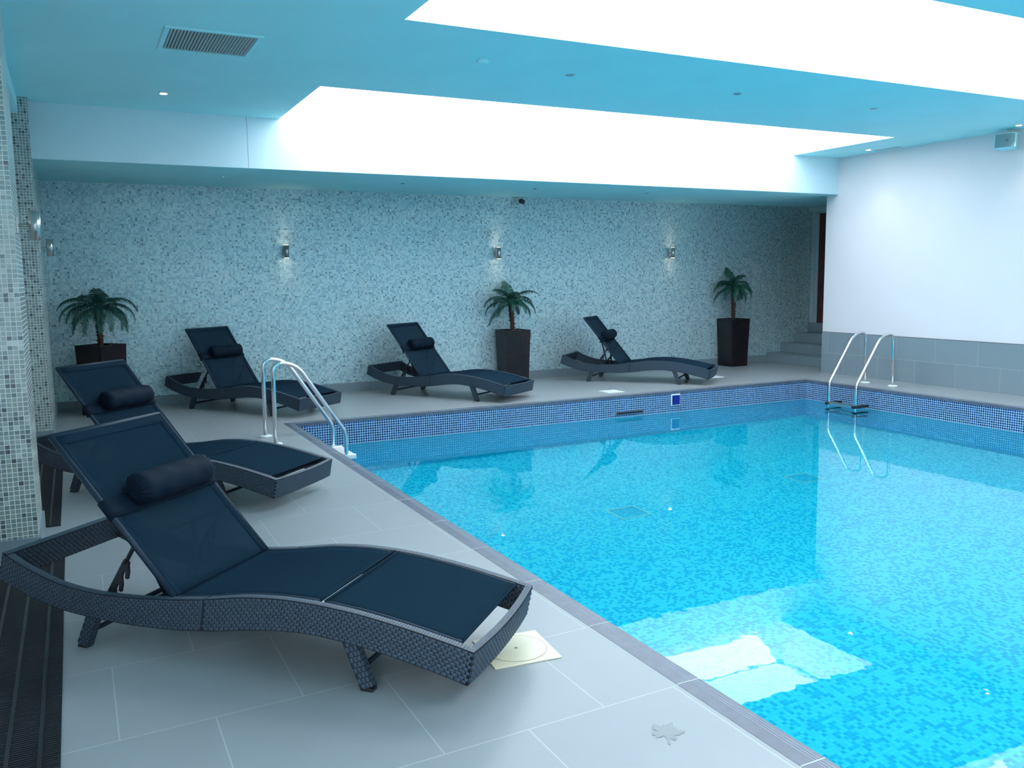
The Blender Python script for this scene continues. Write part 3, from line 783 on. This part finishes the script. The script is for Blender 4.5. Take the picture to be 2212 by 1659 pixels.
def potted_palm(loc, rz, zt, zc, spec, seed, label, a=0.372, ab=0.33, h=0.765, lean=(0, 0)):
    root = thing('potted_palm', label, 'potted plant', loc, rz, 'potted palms in tall planters')
    m = MB(); prof = [(0.0, ab/2), (0.03, ab/2), (0.35, lerp(ab, a, 0.38)/2), (h-0.02, a/2), (h, a/2)]
    n = 0
    for z_, r in prof:
        for sx_, sy in ((-1, -1), (1, -1), (1, 1), (-1, 1)): m.v.append((sx_*r, sy*r, z_))
    for i in range(len(prof)-1):
        for k in range(4): m.face((4*i+k, 4*i+(k+1) % 4, 4*i+4+(k+1) % 4, 4*i+4+k))
    m.face((3, 2, 1, 0)); T = 4*(len(prof)-1); n = len(m.v); r = a/2-0.014
    for z_ in (h, h-0.12):
        for sx_, sy in ((-1, -1), (1, -1), (1, 1), (-1, 1)): m.v.append((sx_*r, sy*r, z_))
    for k in range(4):
        m.face((T+k, T+(k+1) % 4, n+(k+1) % 4, n+k)); m.face((n+k, n+(k+1) % 4, n+4+(k+1) % 4, n+4+k))
    m.face((n+4, n+5, n+6, n+7))
    m.build('planter', M['planter'], root, 0.004)
    rnd = random.Random(seed)
    s_ = MB()
    q = a/2-0.016
    s_.grid(lambda u, v: (lerp(-q, q, u), lerp(-q, q, v), h-0.035+0.012*sin(9*u+seed)*cos(7*v)), 10, 10, 0, True)
    soil = s_.build('soil', M['soil'], root)
    for k in range(6):
        x_, y_ = rnd.uniform(-q+.03, q-.03), rnd.uniform(-q+.03, q-.03)
        MB().lathe([(0.006, 0), (0.022, 0.006), (0.024, 0.014), (0.014, 0.024), (0.003, 0.027)], (x_, y_, h-0.035), 10).build('pebble', M['stone'], soil)
    # trunk with old leaf bases
    base = Vector((0, 0, h-0.04)); topv = Vector((lean[0], lean[1], zc))
    tr = MB().tube([lerp_v(base, topv, i/8) for i in range(9)], 0.03, 14, radii=[0.032, 0.030, 0.029, 0.031, 0.033, 0.034, 0.036, 0.038, 0.030])
    trunk = tr.build('trunk', M['trunk'], root)
    hb = MB()
    for k in range(34):
        q_ = 0.12+0.86*k/34; p = lerp_v(base, topv, q_); th = k*2.4; rr = 0.030
        d = Vector((cos(th), sin(th), 0)); w_ = Vector((-sin(th), cos(th), 0))*0.010
        n = len(hb.v); hb.v += [tuple(p+d*rr*0.8-w_), tuple(p+d*rr*0.8+w_), tuple(p+d*(rr+0.022)+Vector((0, 0, 0.022))), tuple(p+d*rr*0.8+Vector((0, 0, 0.028)))]
        hb.face((n, n+1, n+2)); hb.face((n+1, n+3, n+2)); hb.face((n+3, n, n+2)); hb.face((n, n+3, n+1))
    hb.build('leaf_stub', M['trunk'], trunk)
    for k, (az, el, ln, dr_) in enumerate(spec):
        fm = frond(ln, dr_, seed*100+k, radians(el)); A_ = radians(az); nv = []
        for (vx, vy, vz) in fm.v:                       # leaf tips that would reach the wall bend along it
            wx, wy = vx*cos(A_)-vy*sin(A_), vx*sin(A_)+vy*cos(A_)
            lim = BK-0.11-loc[1]-topv.y; dd = wy-lim
            if dd > 0: wy = lim+0.09*(1-math.exp(-dd/0.09))
            nv.append((wx*cos(A_)+wy*sin(A_), -wx*sin(A_)+wy*cos(A_), vz))
        fm.v = nv
        fo = fm.build('frond', M['leaf'], root)
        fo.location = topv+Vector((0, 0, -0.01*(k % 3))); fo.rotation_euler = (0, 0, radians(az)-rz)
    return root
# (azimuth, elevation, length, droop)
P2 = [(90, 80, .40, 1.2), (200, 62, .43, 1.5), (-20, 58, .45, 1.6), (10, 35, .46, 1.9), (175, 40, .47, 2.0), (150, 20, .46, 1.9), (-40, 22, .46, 2.0), (215, 12, .45, 1.6), (-75, 25, .40, 2.0), (250, 30, .40, 2.2), (60, 40, .42, 1.6), (115, 35, .42, 1.8), (-5, 5, .42, 1.8), (190, -15, .50, 1.0), (40, 8, .35, 1.6), (-100, 60, .35, 1.6)]
P1 = [(a_, b_, c_*1.12, d_) for a_, b_, c_, d_ in [(90, 70, .36, 1.8), (-80, 65, .36, 2.3), (165, 42, .44, 1.9), (20, 35, .46, 1.9), (190, 25, .45, 2.0), (-15, 25, .46, 2.2), (215, 10, .42, 2.1), (-45, 12, .44, 2.2), (240, 0, .42, 1.8), (-65, 0, .40, 2.0), (150, 15, .42, 1.7), (30, 10, .42, 1.9), (-90, 20, .38, 2.6), (120, 45, .4, 1.5), (60, 40, .4, 1.6), (-30, -10, .42, 1.4), (205, -12, .40, 1.4), (270, -20, .34, 1.3)]]
P3 = [(90, 78, .40, 1.2), (-90, 72, .36, 1.8), (180, 45, .40, 1.9), (0, 38, .40, 2.1), (150, 30, .42, 2.1), (-25, 25, .42, 2.3), (205, 10, .42, 1.9), (-50, 10, .42, 2.1), (235, 0, .42, 1.6), (15, 8, .40, 2.2), (-75, -5, .38, 1.8), (160, -8, .46, 1.3), (60, 40, .4, 1.6), (120, 40, .4, 1.7), (-120, 25, .4, 2.2), (30, -5, .38, 1.7)]
potted_palm((0.25, 10.70, 0), radians(45), 0, 1.215, P1, 3, 'potted palm in the left corner, its planter half hidden by a lounger back', h=0.785)
potted_palm((5.526, 10.90, 0), 0, 0, 1.13, P2, 5, 'potted palm in a rust stained planter at the middle of the mosaic wall', h=0.745, lean=(-0.03, 0))
potted_palm((9.583, 10.955, 0), 0, 0, 1.30, P3, 9, 'potted palm in a tall black planter nearest the grey steps', h=0.77, lean=(-0.01, 0))

# ------------------------------------------------------------------ wall lamps
def spot(parent, loc, up_, power=1.6):
    ld = bpy.data.lights.new('lamp_beam', 'SPOT'); ld.energy = power; ld.color = (1.0, 0.80, 0.58); ld.spot_size = radians(95); ld.spot_blend = 0.9; ld.shadow_soft_size = 0.02
    o = bpy.data.objects.new('lamp_beam', ld); C.objects.link(o); o.parent = parent; o.location = loc
    o.rotation_euler = (pi if up_ else 0, 0, 0)
def wall_lamp(loc, rz, label, power, r=0.030):
    """local +y points out of the wall"""
    L = thing('wall_lamp', label, 'wall lamp', loc, rz, 'cylindrical up and down wall lamps')
    MB().box(-0.034, 0, -0.045, 0.034, 0.010, 0.045).build('back_plate', M['satin'], L, 0.002)
    MB().tube([(0, 0.008, 0), (0, 0.060, 0)], 0.008, 10).build('arm', M['satin'], L)
    MB().lathe([(r*0.86, -0.070), (r*0.9, -0.080), (r, -0.080), (r, 0.080), (r*0.9, 0.080), (r*0.86, 0.070)], (0, 0.088, 0), 28).build('lamp_tube', M['satin'], L)
    for s_ in (-1, 1):
        MB().lathe([(r*0.87, 0), (r*0.87, 0.003)], (0, 0.088, s_*0.0795-0.0015), 24).build('lamp_lens', M['lamp'] if power else M['whiteplastic'], L)
        if power: spot(L, (0, 0.088, s_*0.086), s_ > 0, power)
    return L
WL = 1.2
wall_lamp((2.440, BK, 1.833), pi, 'lit steel tube wall lamp above the gap between the left two wall loungers', WL)
wall_lamp((5.405, BK, 1.818), pi, 'lit steel tube wall lamp directly above the middle potted palm', WL)
wall_lamp((8.438, BK, 1.829), pi, 'lit steel tube wall lamp above the right lounger, nearest the steps', WL)
wall_lamp((PLX, 5.50, 1.788), -pi/2, 'unlit steel tube wall lamp on the nearer mosaic pillar', 0)
wall_lamp((PLX, 9.40, 1.808), -pi/2, 'small unlit steel tube wall lamp on the farther mosaic pillar', 0)
# small security camera
cc = thing('security_camera', 'small dark dome camera high on the mosaic wall under the bulkhead', 'camera', (5.775, BK, 2.57))
MB().box(-0.08, -0.03, -0.02, 0.02, 0, 0.03).build('mount', M['frameW'], cc, 0.004)
MB().tube([(-0.01, -0.03, 0), (0.0, -0.07, -0.02)], 0.012, 10).build('arm', M['frameW'], cc)
MB().tube([(0.0, -0.06, -0.02), (0.0, -0.13, -0.035)], 0.034, 20).build('camera_body', M['blackplastic'], cc, 0.004)

# ------------------------------------------------------------------ ceiling fittings
vt = thing('ceiling_vent', 'rectangular slatted air vent in the ceiling at top left', 'vent', (0.966, 6.503, CE))
HX, HY = 0.315, 0.302
fr = MB(); e = 0.035
fr.box(-HX, -HY, -0.012, HX, -HY+e, 0); fr.box(-HX, HY-e, -0.012, HX, HY, 0); fr.box(-HX, -HY+e, -0.012, -HX+e, HY-e, 0); fr.box(HX-e, -HY+e, -0.012, HX, HY-e, 0)
fr.build('vent_frame', M['ceil'], vt, 0.003)
MB().box(-HX+e, -HY+e, -0.002, HX-e, HY-e, -0.0005).build('duct_shade_panel', M['gapdark'], vt)  # flat dark sheet stands for the shade behind the slats
sl = MB()
for k in range(26):
    xx = lerp(-HX+e+0.012, HX-e-0.012, k/25); ang = 0.9
    mt = Matrix.Translation((xx, 0, -0.008)) @ Matrix.Rotation(ang if k < 13 else ang, 4, 'Y')
    sl.box(-0.0075, -HY+e, -0.0008, 0.0075, HY-e, 0.0008, 0, mt)
sl.build('slats', M['slat'], vt)
def downlight(x, y, z, label, lit, r=0.040, group='ceiling downlights'):
    d = thing('downlight', label, 'ceiling light', (x, y, z), 0, group)
    ring = MB().lathe([(r*0.70, -0.001), (r*0.78, -0.006), (r, -0.005), (r*1.04, 0.0)], (0, 0, 0), 28); ring.build('trim_ring', M['frameW'] if not lit else M['whiteplastic'], d)
    mat = {0: M['bulboff'], 1: M['lamp'], 2: M['ledg']}[lit]
    rr = r*0.70 if lit != 2 else r*0.22
    MB().lathe([(rr, -0.0085), (rr, -0.004)], (0, 0, 0), 20).build('lamp_disc', mat, d)
    if lit == 1:
        ld = bpy.data.lights.new('lamp_beam', 'SPOT'); ld.energy = 8; ld.color = (1, 0.84, 0.66); ld.spot_size = radians(80); ld.spot_blend = 0.8; ld.shadow_soft_size = 0.03
        o = bpy.data.objects.new('lamp_beam', ld); C.objects.link(o); o.parent = d; o.location = (0, 0, -0.02)
downlight(0.834, 8.381, CE, 'glowing downlight in the left ceiling near the mosaic pillars', 1)
downlight(9.653, 8.433, CE, 'glowing downlight in the right ceiling corner beside a slim vent', 1)
downlight(9.695, 6.385, CE, 'glowing downlight in the ceiling just above the wall loudspeaker', 1)
downlight(3.772, 6.341, CE, 'unlit downlight between the rooflights, leftmost of the three', 0)
downlight(5.552, 6.350, CE, 'unlit downlight between the rooflights, middle of the three', 0)
downlight(7.347, 6.363, CE, 'unlit downlight between the rooflights, rightmost of the three', 0)
downlight(1.562, 10.047, SO, 'small bulkhead spotlight with green glint at the left end', 2, 0.03, 'small spotlights under the bulkhead')
downlight(3.626, 10.023, SO, 'small unlit bulkhead spotlight, second from the left', 0, 0.03, 'small spotlights under the bulkhead')
downlight(5.433, 10.04, SO, 'small unlit bulkhead spotlight above the middle palm', 0, 0.03, 'small spotlights under the bulkhead')
downlight(7.184, 10.015, SO, 'small unlit bulkhead spotlight, second from the right', 0, 0.03, 'small spotlights under the bulkhead')
downlight(9.496, 10.018, SO, 'small bulkhead spotlight with green glint at the right end', 2, 0.03, 'small spotlights under the bulkhead')
tag(MB().lathe([(0.045, 0), (0.045, -0.012), (0.03, -0.022), (0.0, -0.023)], (2.916, 6.204, CE), 24).build('smoke_detector', M['ceil']), 'pale round smoke detector on the ceiling between the rooflights', 'smoke detector')
sv = thing('slot_vent', 'slim pale slot vent in the ceiling beside the right wall', 'vent', (9.83, 8.28, CE))
MB().box(-0.03, -0.2, -0.006, 0.03, 0.2, 0).build('vent_frame', M['frameW'], sv, 0.002)
MB().box(-0.012, -0.18, -0.0075, 0.012, 0.18, -0.0055).build('slot', M['slat'], sv)
# loudspeaker
spk = thing('loudspeaker', 'white box loudspeaker bracketed high on the white wall', 'loudspeaker', (9.83, 6.60, 2.965))
mt = Matrix.Rotation(radians(-74), 4, 'Z') @ Matrix.Rotation(radians(-8), 4, 'X')
bb = MB(); P8 = []
bx = [(-0.115, -0.085, -0.085), (0.115, -0.085, -0.085), (0.085, 0.085, -0.07), (-0.085, 0.085, -0.07), (-0.115, -0.085, 0.085), (0.115, -0.085, 0.085), (0.085, 0.085, 0.08), (-0.085, 0.085, 0.08)]
bb.v = [tuple(mt @ Vector(p)) for p in bx]
for q in ((0, 3, 2, 1), (4, 5, 6, 7), (0, 1, 5, 4), (1, 2, 6, 5), (2, 3, 7, 6), (3, 0, 4, 7)): bb.face(q)
bb.build('cabinet', M['ceil'], spk, 0.006)
MB().box(-0.106, -0.092, -0.077, 0.106, -0.084, 0.077, 0, mt).build('grille', M['grey'], spk, 0.002)
MB().box(0.012, -0.0945, -0.012, 0.036, -0.0915, 0.012, 0, mt).build('badge', M['blackplastic'], spk)
MB().box(0.02, -0.0955, -0.006, 0.030, -0.0940, 0.004, 0, mt).build('badge_mark', M['whiteplastic'], spk)
MB().box(0.02, -0.05, 0.09, 0.157, 0.05, 0.115).build('bracket', M['ceil'], spk, 0.003)

# ------------------------------------------------------------------ deck and pool details
def drain_cover(x, y, rz, s_, label, mat='cream'):
    d = thing('drain_cover', label, 'drain cover', (x, y, 0), rz, 'square plastic deck covers')
    MB().box(-s_/2, -s_/2, 0, s_/2, s_/2, 0.005).build('cover_plate', M[mat], d, 0.0015)
    lid = MB().lathe([(s_*0.44, 0.005), (s_*0.44, 0.0062), (s_*0.435, 0.0068)], (0, 0, 0), 48).build('round_lid', M[mat], d)
    rg = MB(); N = 48
    for k in range(N):
        a, b_ = 2*pi*k/N, 2*pi*(k+1)/N; r0, r1 = s_*0.437, s_*0.445
        n = len(rg.v); rg.v += [(r0*cos(a), r0*sin(a), 0.0069), (r1*cos(a), r1*sin(a), 0.0069), (r1*cos(b_), r1*sin(b_), 0.0069), (r0*cos(b_), r0*sin(b_), 0.0069)]; rg.face((n, n+1, n+2, n+3))
    rg.build('lid_seam', M['creamline'], lid)
    MB().lathe([(0.007, 0.0068), (0.007, 0.0082), (0.004, 0.0082)], (0, 0, 0), 14).build('screw', M['creamline'], lid)
    MB().box(-s_*0.36, -0.02, 0.0069, -s_*0.22, 0.02, 0.0085).build('finger_slot', M['whiteplastic'], lid, 0.001)
    return d
drain_cover(1.487, 2.938, radians(-6), 0.278, 'cream square drain cover with round lid under the nearest lounger foot')
drain_cover(6.12, 9.28, radians(0), 0.24, 'bright square cover on the deck above the blue inlet', 'whiteplastic')
drain_cover(8.27, 9.86, radians(0), 0.22, 'bright square cover by the foot of the right wall lounger', 'whiteplastic')
def mat_(x0, x1, y0, y1, label):
    m = thing('ribbed_mat', label, 'floor mat', ((x0+x1)/2, (y0+y1)/2, 0), 0, 'black ribbed rubber floor mats')
    ww, hh = (x1-x0)/2, (y1-y0)/2
    b_ = MB().box(-ww, -hh, 0, ww, hh, 0.006)
    n = int((y1-y0)/0.0143)
    for k in range(n):
        yy = -hh+(k+0.25)*0.0143; b_.box(-ww+0.002, yy, 0.006, ww-0.002, yy+0.007, 0.0095)
    b_.build('ribbed_surface', M['rubber'], m)
    for xx in (ww-0.058, ww-0.15, ww-0.24): MB().box(xx-0.006, -hh, 0.006, xx+0.006, hh, 0.0115).build('long_bead', M['blackplastic'], m)
mat_(-0.55, -0.126, 0.9, 5.12, 'black ribbed rubber mat on the floor at the bottom left edge')
mat_(-0.60, -0.153, 5.835, 9.0, 'black ribbed rubber mat between the two mosaic pillars')
# leaf shaped damp mark
stn = MB(); pts = []
rnd = random.Random(2)
N_ = 80; lob = []
for k in range(N_):
    th = 2*pi*k/N_; r_ = 0.046+0.010*cos(5*th+0.4)+0.006*cos(11*th)+0.003*sin(23*th)
    if abs(th-4.68) < 0.09: r_ = 0.080
    lob.append((th, r_))
n = 0; stn.v.append((0, 0, 0.0012))
for a, r in lob: stn.v.append((r*1.0*cos(a), r*cos(0)*sin(a), 0.0012))
K = len(lob)
for k in range(K): stn.face((0, 1+k, 1+(k+1) % K))
so = stn.build('water_mark', M['stain'], None, loc=(1.634, 2.148, 0)); so.rotation_euler = (0, 0, -0.5)
tag(so, 'leaf shaped damp mark on the tiles at bottom right', 'stain')
# pool wall fittings
il = thing('pool_inlet', 'deep blue square inlet plate framed in white on the far pool wall', 'pool inlet', (6.83, PF, -0.111))
MB().box(-0.072, -0.008, -0.072, 0.072, 0, 0.076).build('inlet_frame', M['whiteplastic'], il, 0.004)
MB().box(-0.058, -0.012, -0.064, 0.064, -0.007, 0.060).build('inlet_face', M['blue'], il, 0.008)
sk = thing('skimmer', 'dark slot skimmer opening at the waterline of the far pool wall', 'skimmer', (6.12, PF, -0.215))
MB().box(-0.215, -0.008, -0.022, 0.215, 0, 0.016).build('skimmer_frame', M['coping'], sk, 0.003)
MB().box(-0.19, -0.0105, -0.014, 0.19, -0.007, 0.008).build('slot_shade_strip', M['blackplastic'], sk)  # black strip stands for the shade inside the skimmer mouth
def floor_grate(x0, y0, x1, y1, label):
    g = thing('pool_drain', label, 'pool drain', ((x0+x1)/2, (y0+y1)/2, PD), 0, 'drain grilles in the pool floor')
    a, b_ = (x1-x0)/2, (y1-y0)/2
    m = MB(); e = 0.022
    m.box(-a, -b_, 0, a, -b_+e, 0.012); m.box(-a, b_-e, 0, a, b_, 0.012); m.box(-a, -b_+e, 0, -a+e, b_-e, 0.012); m.box(a-e, -b_+e, 0, a, b_-e, 0.012)
    m.build('grate_frame', M['whiteplastic'], g)
    m = MB()
    for k in range(9):
        yy = lerp(-b_+e+0.01, b_-e-0.02, k/8); m.box(-a+e, yy, 0, a-e, yy+0.010, 0.010)
    m.build('grate_bars', M['poolwall'], g)
floor_grate(4.21, 6.19, 4.52, 6.49, 'square drain grille in the pool floor nearest the middle')
floor_grate(6.385, 6.22, 6.685, 6.51, 'square drain grille in the pool floor near the right ladder')
